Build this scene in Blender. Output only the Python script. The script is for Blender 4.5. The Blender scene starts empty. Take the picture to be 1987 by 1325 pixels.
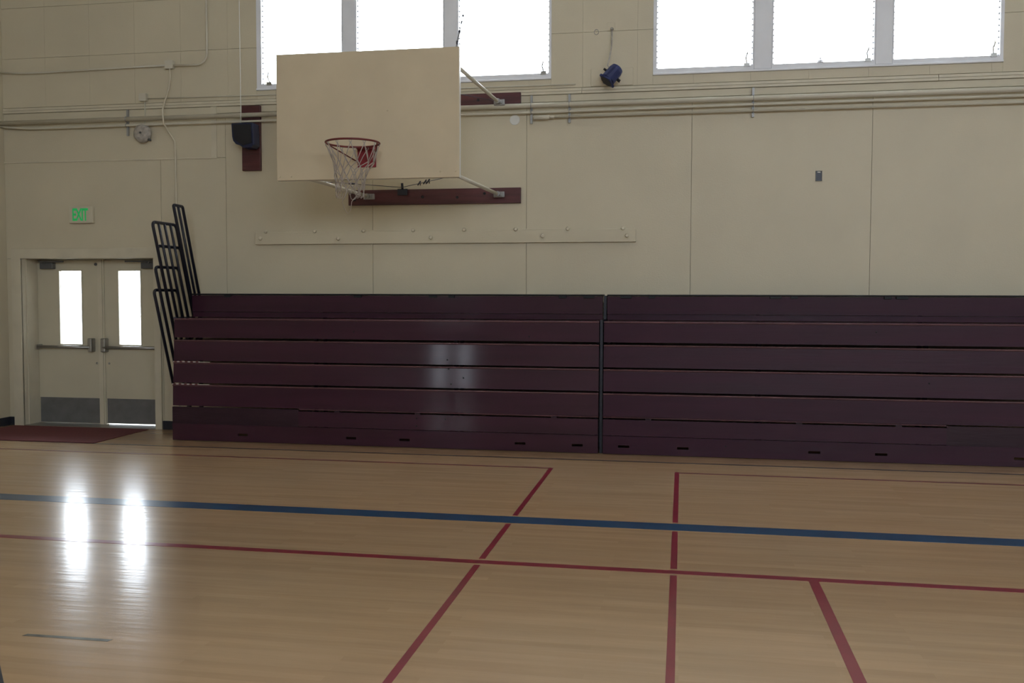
import bpy, math, random
from mathutils import Vector, Matrix
random.seed(7)
S = bpy.context.scene
C = S.collection

# ------------------------------------------------------------------ camera
cam_d = bpy.data.cameras.new('camera')
cam = bpy.data.objects.new('camera', cam_d); C.objects.link(cam)
cam_d.sensor_width = 36.0; cam_d.lens = 1832.0 / 1987.0 * 36.0
cam_d.clip_start = 0.05; cam_d.clip_end = 300
YAW, PIT, ROLL = 0.17854, -0.04826, 0.00269
fw = Vector((-math.sin(YAW) * math.cos(PIT), math.cos(YAW) * math.cos(PIT), math.sin(PIT)))
rt = fw.cross(Vector((0, 0, 1))).normalized(); up = rt.cross(fw)
r2 = rt * math.cos(ROLL) + up * math.sin(ROLL); u2 = -rt * math.sin(ROLL) + up * math.cos(ROLL)
cam.matrix_world = Matrix(((r2.x, u2.x, -fw.x, 0), (r2.y, u2.y, -fw.y, 0), (r2.z, u2.z, -fw.z, 1.65), (0, 0, 0, 1)))
S.camera = cam

# ------------------------------------------------------------------ sky and exposure
SKY = 13.6
w = bpy.data.worlds.new('overcast_sky'); S.world = w; w.use_nodes = True
bg = w.node_tree.nodes['Background']
bg.inputs['Color'].default_value = (0.86, 0.93, 1.0, 1); bg.inputs['Strength'].default_value = SKY
S.view_settings.view_transform = 'Standard'
try: S.view_settings.look = 'None'
except Exception: pass
S.view_settings.gamma = 1.0; S.view_settings.use_curve_mapping = False
S.view_settings.exposure = 0.0

def portal(loc, size_x, size_y, rot):
    """sky portal filling a real window opening"""
    d = bpy.data.lights.new('window_portal', 'AREA'); d.shape = 'RECTANGLE'
    d.size = size_x; d.size_y = size_y; d.energy = 1
    d.cycles.is_portal = True
    o = bpy.data.objects.new('window_portal', d); C.objects.link(o)
    o.location = loc; o.rotation_euler = rot
    return o

WY, XL, XR, YB, ZC = 10.6, -8.38, 13.0, -9.5, 7.8      # room: front wall, left wall, right wall, rear wall, ceiling
WIN = [(-4.93, -3.934), (-3.752, -2.72), (-2.54, -1.503), (-0.309, 0.712), (0.925, 1.953), (2.15, 3.187), (4.33, 5.352), (5.565, 6.593), (6.79, 7.827)]  # last three openings are out of view, added to brighten the right side
WZ0, WZ1 = 4.14, 7.14
HP = math.pi / 2
for a, b in WIN:
    portal(((a + b) / 2, WY + 0.22, (WZ0 + WZ1) / 2), b - a, WZ1 - WZ0, (-HP, 0, 0))
FILL_REARW = [(-0.35, 3.2), (4.3, 7.8), (8.9, 12.4)]  # unseen rear windows, added to light the room
for a, b in FILL_REARW:
    portal(((a + b) / 2, YB - 0.2, 5.6), b - a, 3.0, (HP, 0, 0))
for a, b in ((-7.84, -7.53), (-7.01, -6.71)):
    portal(((a + b) / 2, WY + 0.36, 1.485), b - a, 0.93, (-HP, 0, 0))
    portal(((a + b) / 2, YB - 0.36, 1.485), b - a, 0.93, (HP, 0, 0))

# ------------------------------------------------------------------ materials
def nt(m): return m.node_tree.nodes, m.node_tree.links
def mat(name, col, rough=0.5, metal=0.0, var=0.0, scale=8.0, bump=0.0, stretch=(1, 1, 1), spec=0.5, bscale=None, rvar=0.0, coat=0.0):
    m = bpy.data.materials.new(name); m.use_nodes = True
    n, l = nt(m); p = n['Principled BSDF']
    p.inputs['Roughness'].default_value = rough; p.inputs['Metallic'].default_value = metal
    p.inputs['Specular IOR Level'].default_value = spec
    p.inputs['Coat Weight'].default_value = coat
    p.inputs['Base Color'].default_value = (*col, 1)
    if var or bump or rvar:
        tc = n.new('ShaderNodeTexCoord'); mp = n.new('ShaderNodeMapping'); mp.inputs['Scale'].default_value = stretch
        g = n.new('ShaderNodeNewGeometry')
        l.new(g.outputs['Position'], mp.inputs['Vector'])
        nz = n.new('ShaderNodeTexNoise'); nz.inputs['Scale'].default_value = scale; nz.inputs['Detail'].default_value = 6
        l.new(mp.outputs[0], nz.inputs['Vector'])
        if var:
            mx = n.new('ShaderNodeMix'); mx.data_type = 'RGBA'
            mx.inputs['A'].default_value = (*[c * (1 - var) for c in col], 1)
            mx.inputs['B'].default_value = (*[min(1, c * (1 + var)) for c in col], 1)
            rr = n.new('ShaderNodeMapRange'); rr.inputs['From Min'].default_value = 0.3; rr.inputs['From Max'].default_value = 0.7
            l.new(nz.outputs['Fac'], rr.inputs['Value']); l.new(rr.outputs[0], mx.inputs['Factor'])
            l.new(mx.outputs['Result'], p.inputs['Base Color'])
        if rvar:
            r3 = n.new('ShaderNodeMapRange'); r3.inputs['From Min'].default_value = 0.3; r3.inputs['From Max'].default_value = 0.7
            r3.inputs['To Min'].default_value = rough - rvar; r3.inputs['To Max'].default_value = rough + rvar
            l.new(nz.outputs['Fac'], r3.inputs['Value']); l.new(r3.outputs[0], p.inputs['Roughness'])
        if bump:
            nb = n.new('ShaderNodeTexNoise'); nb.inputs['Scale'].default_value = bscale or scale * 4; nb.inputs['Detail'].default_value = 3
            l.new(mp.outputs[0], nb.inputs['Vector'])
            bp = n.new('ShaderNodeBump'); bp.inputs['Strength'].default_value = bump; bp.inputs['Distance'].default_value = 0.01
            l.new(nb.outputs['Fac'], bp.inputs['Height']); l.new(bp.outputs[0], p.inputs['Normal'])
    return m

M = {}
M['wall'] = mat('cream_wall_paint', (0.62, 0.555, 0.415), 0.5, var=0.035, scale=1.3, bump=0.12, bscale=60)
M['wall_dark'] = mat('wall_joint_core', (0.30, 0.26, 0.19), 0.8)
M['trim'] = mat('cream_trim_paint', (0.63, 0.57, 0.44), 0.42, var=0.05, scale=5)
M['pipe'] = mat('painted_pipe', (0.62, 0.58, 0.48), 0.35, var=0.04, scale=6)
M['frame'] = mat('window_frame_paint', (0.82, 0.83, 0.88), 0.4, var=0.04, scale=4)  # white paint, lifted and blued to carry the window flare
M['door'] = mat('cream_door_paint', (0.60, 0.545, 0.41), 0.38, var=0.03, scale=3)
M['steel'] = mat('brushed_steel', (0.36, 0.35, 0.33), 0.38, metal=0.85, var=0.08, scale=20)
M['kick'] = mat('scuffed_kick_plate', (0.20, 0.20, 0.20), 0.5, metal=0.4, var=0.12, scale=9)
M['closer'] = mat('dark_closer_paint', (0.12, 0.12, 0.12), 0.5, metal=0.3)
M['rubber'] = mat('black_rubber_base', (0.018, 0.02, 0.03), 0.5)
M['wood'] = mat('maroon_varnished_wood', (0.044, 0.011, 0.026), 0.42, var=0.16, scale=2.2, spec=0.22, coat=0.42, bump=0.10, bscale=9, stretch=(0.35, 1, 5), rvar=0.05)  # violet share of the maroon stands for reflected sky
M['wood_dull'] = mat('maroon_worn_wood', (0.044, 0.012, 0.027), 0.42, var=0.16, scale=2.2, spec=0.22, bump=0.10, bscale=9, stretch=(0.35, 1, 5), rvar=0.05)  # same sky-violet tint, without the coat
M['wood2'] = mat('grey_maroon_panel', (0.036, 0.017, 0.026), 0.45, spec=0.22, var=0.2, scale=3, bump=0.2, bscale=12, stretch=(0.4, 1, 4))
M['woodlip'] = mat('maroon_seat_edge', (0.13, 0.06, 0.07), 0.2, var=0.2, scale=3, stretch=(0.4, 1, 4))  # lighter than the boards: highlight along the rounded nose put into the colour
M['plank'] = mat('dark_red_plank', (0.080, 0.019, 0.022), 0.42, var=0.4, scale=6, bump=0.2, stretch=(0.25, 1, 3))
M['navy'] = mat('navy_black_steel', (0.012, 0.014, 0.028), 0.4)
M['black'] = mat('flat_black', (0.008, 0.008, 0.012), 0.6)
M['board'] = mat('cream_backboard_paint', (0.68, 0.57, 0.40), 0.45, var=0.04, scale=3, bump=0.06)
M['boardedge'] = mat('white_edge_paint', (0.78, 0.78, 0.76), 0.35)  # paler than the board: window light on the flange edge, painted in
M['red'] = mat('red_rim_paint', (0.30, 0.026, 0.040), 0.4, var=0.15, scale=20)
M['rimdark'] = mat('dark_red_rim_rod', (0.16, 0.022, 0.022), 0.42)
M['net'] = mat('worn_white_cord', (0.46, 0.40, 0.36), 0.8)
M['cable'] = mat('dark_steel_cable', (0.06, 0.06, 0.08), 0.4, metal=0.6)
M['silver'] = mat('galvanised_steel', (0.36, 0.36, 0.36), 0.45, metal=0.4, var=0.1, scale=30)
M['bell'] = mat('grey_painted_bell', (0.40, 0.37, 0.33), 0.5, var=0.3, scale=25)
M['blue'] = mat('blue_lamp_paint', (0.012, 0.022, 0.10), 0.4, var=0.1, scale=10)
M['speaker'] = mat('dark_blue_plastic', (0.008, 0.014, 0.055), 0.45)
M['white'] = mat('white_plastic', (0.72, 0.72, 0.69), 0.4)
M['mat'] = mat('dark_red_mat', (0.13, 0.022, 0.026), 0.8, var=0.15, scale=40)
M['red_line'] = mat('red_court_paint', (0.25, 0.016, 0.034), 0.2, var=0.12, scale=6)
M['thin_red'] = mat('thin_red_court_paint', (0.17, 0.03, 0.03), 0.2)
M['blue_line'] = mat('blue_court_paint', (0.012, 0.065, 0.15), 0.2, var=0.12, scale=5)
M['black_line'] = mat('black_court_paint', (0.03, 0.018, 0.015), 0.22)
M['navy_line'] = mat('navy_court_paint', (0.012, 0.02, 0.04), 0.22)
M['grey_tape'] = mat('worn_grey_tape', (0.13, 0.125, 0.10), 0.4, var=0.4, scale=12)
M['pale_line'] = mat('bare_floor_gap', (0.62, 0.45, 0.36), 0.22)
M['concrete'] = mat('pale_concrete', (0.55, 0.53, 0.50), 0.85, var=0.08, scale=1)
M['ceil'] = mat('off_white_ceiling', (0.80, 0.79, 0.75), 0.7)

def emis(name, col, e, stren):
    m = mat(name, col, 0.4); p = m.node_tree.nodes['Principled BSDF']
    p.inputs['Emission Color'].default_value = (*e, 1); p.inputs['Emission Strength'].default_value = stren
    return m
M['exit'] = emis('lit_green_letters', (0.02, 0.30, 0.09), (0.01, 0.42, 0.10), 0.42)

def glass(name, tint=(0.97, 0.985, 1.0)):
    m = bpy.data.materials.new(name); m.use_nodes = True
    n, l = nt(m); n.remove(n['Principled BSDF'])
    t = n.new('ShaderNodeBsdfTransparent'); t.inputs['Color'].default_value = (*tint, 1)
    g = n.new('ShaderNodeBsdfGlossy'); g.inputs['Roughness'].default_value = 0.03
    fr = n.new('ShaderNodeFresnel'); fr.inputs['IOR'].default_value = 1.35
    mx = n.new('ShaderNodeMixShader')
    l.new(fr.outputs[0], mx.inputs[0]); l.new(t.outputs[0], mx.inputs[1]); l.new(g.outputs[0], mx.inputs[2])
    l.new(mx.outputs[0], n['Material Output'].inputs['Surface'])
    return m
M['glass'] = glass('clear_glass')

def stripes():
    m = mat('red_white_hazard_tape', (0.4, 0.05, 0.05), 0.5)
    n, l = nt(m)
    g = n.new('ShaderNodeNewGeometry'); sx = n.new('ShaderNodeSeparateXYZ'); l.new(g.outputs['Position'], sx.inputs[0])
    a = n.new('ShaderNodeMath'); a.operation = 'MULTIPLY'; a.inputs[1].default_value = 1 / 0.066
    f = n.new('ShaderNodeMath'); f.operation = 'FRACT'; c = n.new('ShaderNodeMath'); c.operation = 'GREATER_THAN'; c.inputs[1].default_value = 0.5
    l.new(sx.outputs[0], a.inputs[0]); l.new(a.outputs[0], f.inputs[0]); l.new(f.outputs[0], c.inputs[0])
    mx = n.new('ShaderNodeMix'); mx.data_type = 'RGBA'
    mx.inputs['A'].default_value = (0.12, 0.03, 0.035, 1); mx.inputs['B'].default_value = (0.50, 0.45, 0.43, 1)
    l.new(c.outputs[0], mx.inputs['Factor']); l.new(mx.outputs['Result'], n['Principled BSDF'].inputs['Base Color'])
    return m
M['stripe'] = stripes()
M['wood'].node_tree.nodes['Principled BSDF'].inputs['Coat Roughness'].default_value = 0.09

def floor_mat():
    m = bpy.data.materials.new('maple_strip_floor'); m.use_nodes = True
    n, l = nt(m); p = n['Principled BSDF']
    g = n.new('ShaderNodeNewGeometry')
    br = n.new('ShaderNodeTexBrick'); br.offset = 0.37
    br.inputs['Scale'].default_value = 1.0; br.inputs['Brick Width'].default_value = 1.1; br.inputs['Row Height'].default_value = 0.057
    br.inputs['Mortar Size'].default_value = 0.0006; br.inputs['Mortar Smooth'].default_value = 1
    br.inputs['Color1'].default_value = (0.47, 0.315, 0.18, 1); br.inputs['Color2'].default_value = (0.52, 0.355, 0.21, 1)
    br.inputs['Mortar'].default_value = (0.43, 0.285, 0.16, 1)
    l.new(g.outputs['Position'], br.inputs['Vector'])
    mp = n.new('ShaderNodeMapping'); mp.inputs['Scale'].default_value = (0.5, 4.5, 1); l.new(g.outputs['Position'], mp.inputs['Vector'])
    nz = n.new('ShaderNodeTexNoise'); nz.inputs['Scale'].default_value = 2.2; nz.inputs['Detail'].default_value = 7; nz.inputs['Roughness'].default_value = 0.6
    l.new(mp.outputs[0], nz.inputs['Vector'])
    rr = n.new('ShaderNodeMapRange'); rr.inputs['From Min'].default_value = 0.3; rr.inputs['From Max'].default_value = 0.7
    rr.inputs['To Min'].default_value = 0.92; rr.inputs['To Max'].default_value = 1.07; l.new(nz.outputs['Fac'], rr.inputs['Value'])
    big = n.new('ShaderNodeTexNoise'); big.inputs['Scale'].default_value = 0.45; big.inputs['Detail'].default_value = 3; l.new(g.outputs['Position'], big.inputs['Vector'])
    mul = n.new('ShaderNodeVectorMath'); mul.operation = 'SCALE'; l.new(br.outputs['Color'], mul.inputs[0]); l.new(rr.outputs[0], mul.inputs['Scale'])
    mx = n.new('ShaderNodeMix'); mx.data_type = 'RGBA'; mx.blend_type = 'MULTIPLY'
    cr = n.new('ShaderNodeValToRGB'); cr.color_ramp.elements[0].position = 0.35; cr.color_ramp.elements[0].color = (1.0, 0.90, 0.78, 1)
    cr.color_ramp.elements[1].position = 0.65; cr.color_ramp.elements[1].color = (1, 1, 1, 1)
    l.new(big.outputs['Fac'], cr.inputs[0]); mx.inputs['Factor'].default_value = 0.7
    l.new(mul.outputs[0], mx.inputs['A']); l.new(cr.outputs[0], mx.inputs['B'])
    l.new(mx.outputs['Result'], p.inputs['Base Color'])
    p.inputs['Specular IOR Level'].default_value = 0.25
    r3 = n.new('ShaderNodeMapRange'); r3.inputs['From Min'].default_value = 0.3; r3.inputs['From Max'].default_value = 0.7
    r3.inputs['To Min'].default_value = 0.11; r3.inputs['To Max'].default_value = 0.17
    l.new(nz.outputs['Fac'], r3.inputs['Value']); l.new(r3.outputs[0], p.inputs['Coat Roughness'])
    p.inputs['Roughness'].default_value = 0.27; p.inputs['Coat Weight'].default_value = 0.55
    mp2 = n.new('ShaderNodeMapping'); mp2.inputs['Scale'].default_value = (1.2, 12, 1); l.new(g.outputs['Position'], mp2.inputs['Vector'])
    nb = n.new('ShaderNodeTexNoise'); nb.inputs['Scale'].default_value = 1.6; nb.inputs['Detail'].default_value = 2; l.new(mp2.outputs[0], nb.inputs['Vector'])
    bp = n.new('ShaderNodeBump'); bp.inputs['Strength'].default_value = 0.10; bp.inputs['Distance'].default_value = 0.01
    l.new(nb.outputs['Fac'], bp.inputs['Height']); l.new(bp.outputs[0], p.inputs['Normal']); l.new(bp.outputs[0], p.inputs['Coat Normal'])
    return m
M['floor'] = floor_mat()
for k in ('red_line', 'thin_red', 'blue_line', 'black_line', 'navy_line', 'grey_tape'):
    p = M[k].node_tree.nodes['Principled BSDF']; p.inputs['Specular IOR Level'].default_value = 0.2; p.inputs['Roughness'].default_value = 0.3; p.inputs['Coat Weight'].default_value = 0.55; p.inputs['Coat Roughness'].default_value = 0.14

# ------------------------------------------------------------------ mesh helpers
class MB:
    def __init__(s): s.v = []; s.f = []; s.sm = []
    def quad_box(s, P):
        """P: 8 corner points, bottom ring then top ring"""
        b = len(s.v); s.v += [tuple(p) for p in P]
        for q in ((3, 2, 1, 0), (4, 5, 6, 7), (0, 1, 5, 4), (1, 2, 6, 5), (2, 3, 7, 6), (3, 0, 4, 7)):
            s.f.append(tuple(b + i for i in q)); s.sm.append(False)
        return s
    def box(s, x0, x1, y0, y1, z0, z1):
        return s.quad_box([(x0, y0, z0), (x1, y0, z0), (x1, y1, z0), (x0, y1, z0), (x0, y0, z1), (x1, y0, z1), (x1, y1, z1), (x0, y1, z1)])
    def prism(s, poly, axis, a, b):
        """extrude polygon of 2D points along an axis from a to b"""
        n = len(poly); o = len(s.v)
        def P(p, t):
            return {'x': (t, p[0], p[1]), 'y': (p[0], t, p[1]), 'z': (p[0], p[1], t)}[axis]
        s.v += [P(p, a) for p in poly] + [P(p, b) for p in poly]
        s.f.append(tuple(o + i for i in range(n))); s.f.append(tuple(o + n + i for i in reversed(range(n)))); s.sm += [False, False]
        for i in range(n):
            j = (i + 1) % n; s.f.append((o + i, o + n + i, o + n + j, o + j)); s.sm.append(False)
        return s
    def bbox(s, x0, x1, y0, y1, z0, z1, c=0.004):
        """box with its four long front edges chamfered (rounded nose towards -y)"""
        poly = [(y1, z0), (y0 + c, z0), (y0, z0 + c), (y0, z1 - c), (y0 + c, z1), (y1, z1)]
        return s.prism([(y, z) for y, z in poly], 'x', x0, x1)
    def tube(s, pts, r, n=8, closed=False):
        pts = [Vector(p) for p in pts]; m = len(pts); o = len(s.v); prev = None
        for i, p in enumerate(pts):
            if closed: t = pts[(i + 1) % m] - pts[i - 1]
            else: t = pts[min(i + 1, m - 1)] - pts[max(i - 1, 0)]
            t.normalize()
            if prev is None:
                a = Vector((0, 0, 1)) if abs(t.z) < 0.9 else Vector((1, 0, 0))
            else: a = prev
            e = (a - t * a.dot(t)).normalized(); prev = e; g = t.cross(e)
            rr = r[i] if isinstance(r, (list, tuple)) else r
            for k in range(n):
                th = 2 * math.pi * k / n
                s.v.append(tuple(p + (e * math.cos(th) + g * math.sin(th)) * rr))
        for i in range(m if closed else m - 1):
            j = (i + 1) % m
            for k in range(n):
                q = (k + 1) % n
                s.f.append((o + i * n + k, o + i * n + q, o + j * n + q, o + j * n + k)); s.sm.append(True)
        if not closed:
            s.f.append(tuple(o + k for k in reversed(range(n)))); s.f.append(tuple(o + (m - 1) * n + k for k in range(n))); s.sm += [False, False]
        return s
    def lathe(s, c, axis, prof, n=20):
        """prof: (radius, distance along axis) pairs, starts and ends closed"""
        c = Vector(c); a = Vector(axis).normalized()
        e = (Vector((0, 0, 1)) if abs(a.z) < 0.9 else Vector((1, 0, 0))); e = (e - a * e.dot(a)).normalized(); g = a.cross(e); o = len(s.v)
        for r, d in prof:
            for k in range(n):
                th = 2 * math.pi * k / n; s.v.append(tuple(c + a * d + (e * math.cos(th) + g * math.sin(th)) * r))
        for i in range(len(prof) - 1):
            for k in range(n):
                q = (k + 1) % n; s.f.append((o + i * n + k, o + i * n + q, o + (i + 1) * n + q, o + (i + 1) * n + k)); s.sm.append(len(prof) > 4)
        s.f.append(tuple(o + k for k in reversed(range(n)))); s.f.append(tuple(o + (len(prof) - 1) * n + k for k in range(n))); s.sm += [False, False]
        return s
    def build(s, name, m, parent=None, bevel=0):
        me = bpy.data.meshes.new(name); me.from_pydata(s.v, [], s.f); me.materials.append(M[m] if isinstance(m, str) else m)
        me.polygons.foreach_set('use_smooth', s.sm); me.update()
        o = bpy.data.objects.new(name, me); C.objects.link(o)
        if parent: o.parent = parent; o.matrix_parent_inverse = parent_inv(parent)
        if bevel:
            b = o.modifiers.new('bevel', 'BEVEL'); b.width = bevel; b.segments = 2; b.limit_method = 'ANGLE'
        return o
def parent_inv(p):
    # meshes are modelled in world coordinates: only an Empty has an offset to undo
    return Matrix.Translation(p.location).inverted() if p.type == 'EMPTY' else Matrix.Identity(4)
def tag(o, label, cat, group=None):
    o['label'] = label; o['category'] = cat
    if group: o['group'] = group
    return o
def thing(name, loc, label, cat, group=None):
    o = bpy.data.objects.new(name, None); C.objects.link(o); o.location = loc; o.empty_display_size = 0.1
    return tag(o, label, cat, group)
def struct(o): o['kind'] = 'structure'; return o
def stuff(o): o['kind'] = 'stuff'; return o
def arc(c, r, a0, a1, n, ax):
    out = []
    for i in range(n + 1):
        t = math.radians(a0 + (a1 - a0) * i / n); d1, d2 = r * math.cos(t), r * math.sin(t)
        out.append((c[0] + d1, c[1], c[2] + d2) if ax == 'y' else (c[0] + d1, c[1] + d2, c[2]) if ax == 'z' else (c[0], c[1] + d1, c[2] + d2))
    return out

# ------------------------------------------------------------------ room shell
floor = struct(MB().box(XL - 0.3, XR + 0.3, YB - 0.3, WY + 0.3, -0.2, 0.0).build('floor', 'floor'))
struct(MB().box(XL - 0.3, XR + 0.3, YB - 0.3, WY + 0.3, ZC, ZC + 0.2).build('ceiling', 'ceil'))
struct(MB().box(-60, 60, WY + 0.3, 70, -0.25, -0.03).build('ground', 'concrete'))
struct(MB().box(-60, 60, -60, YB - 0.3, -0.25, -0.03).build('ground', 'concrete'))
struct(MB().box(XL - 0.2, XL, YB - 0.3, WY + 0.3, -0.1, ZC + 0.1).build('wall_left', 'wall'))
struct(MB().box(XR, XR + 0.2, YB - 0.3, WY + 0.3, -0.1, ZC + 0.1).build('wall_right', 'wall'))

CY = WY + 0.016     # core front face, panels stand 16 mm proud of it
DX0, DX1, DZ = -8.17, -6.352, 2.10
W1, W2, W3 = (-4.99, -1.475), (-0.348, 3.222), (4.29, 7.862)
ZS = 4.07
wf = MB()
Y1 = WY + 0.28
wf.box(XL, DX0 - 0.02, CY, Y1, 0, DZ + 0.02).box(DX1 + 0.02, XR, CY, Y1, 0, DZ + 0.02).box(XL, XR, CY, Y1, DZ + 0.02, ZS)
wf.box(XL, W1[0], CY, Y1, ZS, 7.2).box(W1[1], W2[0], CY, Y1, ZS, 7.2).box(W2[1], W3[0], CY, Y1, ZS, 7.2).box(W3[1], XR, CY, Y1, ZS, 7.2).box(XL, XR, CY, Y1, 7.2, ZC)
wall = struct(wf.build('wall_front', 'wall_dark'))
G = 0.0022
def panel(x0, x1, z0, z1, y0=WY, m='wall'):
    if x1 - x0 < 0.02 or z1 - z0 < 0.02: return
    gx_ = 0.0008 if z0 >= 3.965 else G; gz_ = 0.0014 if z0 >= 3.965 else G
    MB().bbox(x0 + gx_, x1 - gx_, y0, CY, z0 + gz_, z1 - gz_, 0.0008 if z0 >= 3.965 else 0.002).build('wall_panel', m, wall)
# lower wall: tall boards with recessed joints
LJ = [-5.40, -3.566, -1.75, 0.079, 1.956, 3.82, 5.67, 7.5, 9.35, 11.2, XR]
for a, b in zip(LJ[:-1], LJ[1:]): panel(a, b, 0, 3.82)
panel(-6.25, -5.40, 0, 3.295); panel(DX1, -6.25, 0, 2.10); panel(XL, DX0, 0, 2.10)
panel(XL, -6.25, 2.10, 3.295); panel(XL, -5.545, 3.295, 3.90); panel(-5.545, -5.40, 3.295, 3.82)
panel(-5.545, -1.82, 3.82, 3.90)
panel(-1.82, 3.82, 3.82, 3.90); panel(3.82, XR, 3.82, 3.90)
# thin ledge trims under the windows
for x0, x1 in ((XL, -4.7), (-4.7, -1.13), (-1.13, 2.6), (2.6, XR)):
    struct(MB().bbox(x0 + G, x1 - G, WY - 0.014, CY, 3.902, 3.931, 0.003).build('trim_1', 'trim'))
    struct(MB().bbox(x0 + G, x1 - G, WY - 0.008, CY, 3.934, 3.966, 0.003).build('trim_2', 'trim'))
struct(MB().bbox(-5.58, -5.51, WY - 0.012, CY, 3.30, 3.90, 0.003).build('trim_3', 'trim'))
struct(MB().bbox(XL, -5.51, WY - 0.012, CY, 3.285, 3.303, 0.003).build('trim_3', 'trim'))
# upper wall: square panels on a 0.6 m grid, cut around the two window groups
gx = [-1.123 + 0.6055 * k for k in range(-12, 24)]
gx = [XL] + [g for g in gx if XL + 0.05 < g < XR - 0.05] + [XR]
gz = [3.97, 4.572, 5.19, 5.81, 6.5, 7.2, ZC]
def cut(x0, x1):
    segs = [(x0, x1)]
    for a, b in (W1, W2, W3):
        ns = []
        for s0, s1 in segs:
            if s1 <= a or s0 >= b: ns.append((s0, s1)); continue
            if s0 < a: ns.append((s0, a))
            if s1 > b: ns.append((b, s1))
        segs = ns
    return segs
for i in range(len(gx) - 1):
    for j in range(len(gz) - 1):
        if gz[j] >= 7.19: panel(gx[i], gx[i + 1], gz[j], gz[j + 1]); continue
        for s0, s1 in cut(gx[i], gx[i + 1]): panel(s0, s1, gz[j], gz[j + 1])
    if j:
        for a, b in (W1, W2, W3):
            lo, hi = max(a, gx[i]), min(b, gx[i + 1])
            if hi - lo > 0.02: panel(lo, hi, 3.97, ZS)

# rear wall with high windows added for light, and a matching door pair
rb = MB()
ry0, ry1 = YB - 0.28, YB
rb.box(XL, -8.16, ry0, ry1, 0, 2.1).box(-6.355, XR, ry0, ry1, 0, 2.1).box(XL, XR, ry0, ry1, 2.1, 4.1)
xs = [XL] + [v for p in FILL_REARW for v in p] + [XR]
for k in range(0, len(xs), 2): rb.box(xs[k], xs[k + 1], ry0, ry1, 4.1, 7.1)
rb.box(XL, XR, ry0, ry1, 7.1, ZC)
rb.box(-8.17, -6.35, YB - 0.34, YB - 0.316, 2.05, 2.12).box(-8.2, -8.12, YB - 0.34, YB - 0.316, 0, 2.12).box(-6.39, -6.33, YB - 0.34, YB - 0.316, 0, 2.12)
struct(rb.build('wall_rear', 'wall'))
n = 10
for a, b in FILL_REARW:  # frames and panes of the added windows
    f = MB(); f.box(a, b, YB - 0.1, YB - 0.05, 4.1, 4.16).box(a, b, YB - 0.1, YB - 0.05, 7.04, 7.1)
    wdt = (b - a) / 3
    for k in range(4):
        c = a + wdt * k; f.box(max(a, c - 0.08), min(b, c + 0.08), YB - 0.1, YB - 0.05, 4.16, 7.04)
    fr = struct(f.build('window_%d' % n, 'frame')); n += 1
    for k in range(3): MB().box(a + wdt * k + 0.08, a + wdt * (k + 1) - 0.08, YB - 0.078, YB - 0.072, 4.16, 7.04).build('glass_pane', 'glass', fr)

# ------------------------------------------------------------------ doors
def door_leaf(name, x0, x1, gx0, gx1, y0, y1, zb, sgn):
    """leaf with a tall glazed slot; sgn -1: room side is -y"""
    d = MB(); gz0, gz1 = 1.02, 1.952
    d.box(x0, gx0, y0, y1, zb, 2.088).box(gx1, x1, y0, y1, zb, 2.088).box(gx0, gx1, y0, y1, zb, gz0).box(gx0, gx1, y0, y1, gz1, 2.088)
    o = struct(d.build(name, 'door'))
    ys = y0 if sgn < 0 else y1
    MB().box(gx0, gx1, (y0 + y1) / 2 - 0.003, (y0 + y1) / 2 + 0.003, gz0, gz1).build('glass_pane', 'glass', o)
    f = MB(); t = 0.016; ya, yb = sorted((ys, ys + sgn * 0.007))
    f.box(gx0 - t, gx0, ya, yb, gz0 - t, gz1 + t).box(gx1, gx1 + t, ya, yb, gz0 - t, gz1 + t).box(gx0, gx1, ya, yb, gz0 - t, gz0).box(gx0, gx1, ya, yb, gz1, gz1 + t)
    f.build('pane_frame', 'door', o)
    MB().box(x0 + 0.012, x1 - 0.012, *sorted((ys, ys + sgn * 0.003)), zb + 0.006, 0.332).build('kick_plate', 'kick', o)
    return o
YD = WY + 0.27
for nm, x0, x1, g0, g1, zb, lx, hx0, hx1 in (('door_1', -8.155, -7.292, -7.84, -7.53, 0.006, -8.12, -7.405, -7.346), ('door_2', -7.207, -6.36, -7.01, -6.71, 0.013, -6.39, -7.225, -7.160)):
    o = door_leaf(nm, x0, x1, g0, g1, YD, YD + 0.045, zb, -1)
    hc = (hx0 + hx1) / 2
    b0, b1 = (min(lx, hc), max(lx, hc))
    bar = MB().tube([(b0, YD - 0.075, 0.985), (b1, YD - 0.075, 0.985)], 0.019, 12).build('push_bar', 'steel', o)
    MB().box(lx - 0.02, lx + 0.02, YD - 0.07, YD, 0.955, 1.015).build('bar_bracket', 'steel', bar, 0.004)
    MB().box(hx0, hx1, YD - 0.09, YD, 0.925, 1.10).build('latch_case', 'steel', o, 0.012)
    # overhead closer
    if nm == 'door_1': c0, c1, e = -8.07, -7.89, -7.72
    else: c0, c1, e = -6.66, -6.42, -6.86
    cl = MB().box(c0, c1, YD - 0.07, YD, 1.978, 2.056).build('door_closer', 'closer', o, 0.006)
    MB().box(min(c0, e), max(c1, e), YD - 0.10, YD - 0.08, 2.058, 2.078).tube([((c0 + c1) / 2, YD - 0.09, 2.04), ((c0 + c1) / 2, YD - 0.09, 2.07)], 0.012, 8).build('closer_arm', 'closer', cl)
    for bx in ((-7.33,) if nm == 'door_1' else (-7.16,)):
        MB().lathe((bx, YD, 0.78), (0, -1, 0), [(0.014, 0), (0.014, 0.004), (0.006, 0.01)], 10).build('lock_cylinder', 'steel', o)
    if nm == 'door_1':
        MB().lathe((-7.325, YD, 2.035), (0, -1, 0), [(0.02, 0), (0.018, 0.012), (0.008, 0.02)], 10).build('door_stop', 'closer', o)
struct(MB().box(-7.292, -7.207, YD - 0.02, YD + 0.05, 0, 2.1).build('trim_4', 'trim'))
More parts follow.
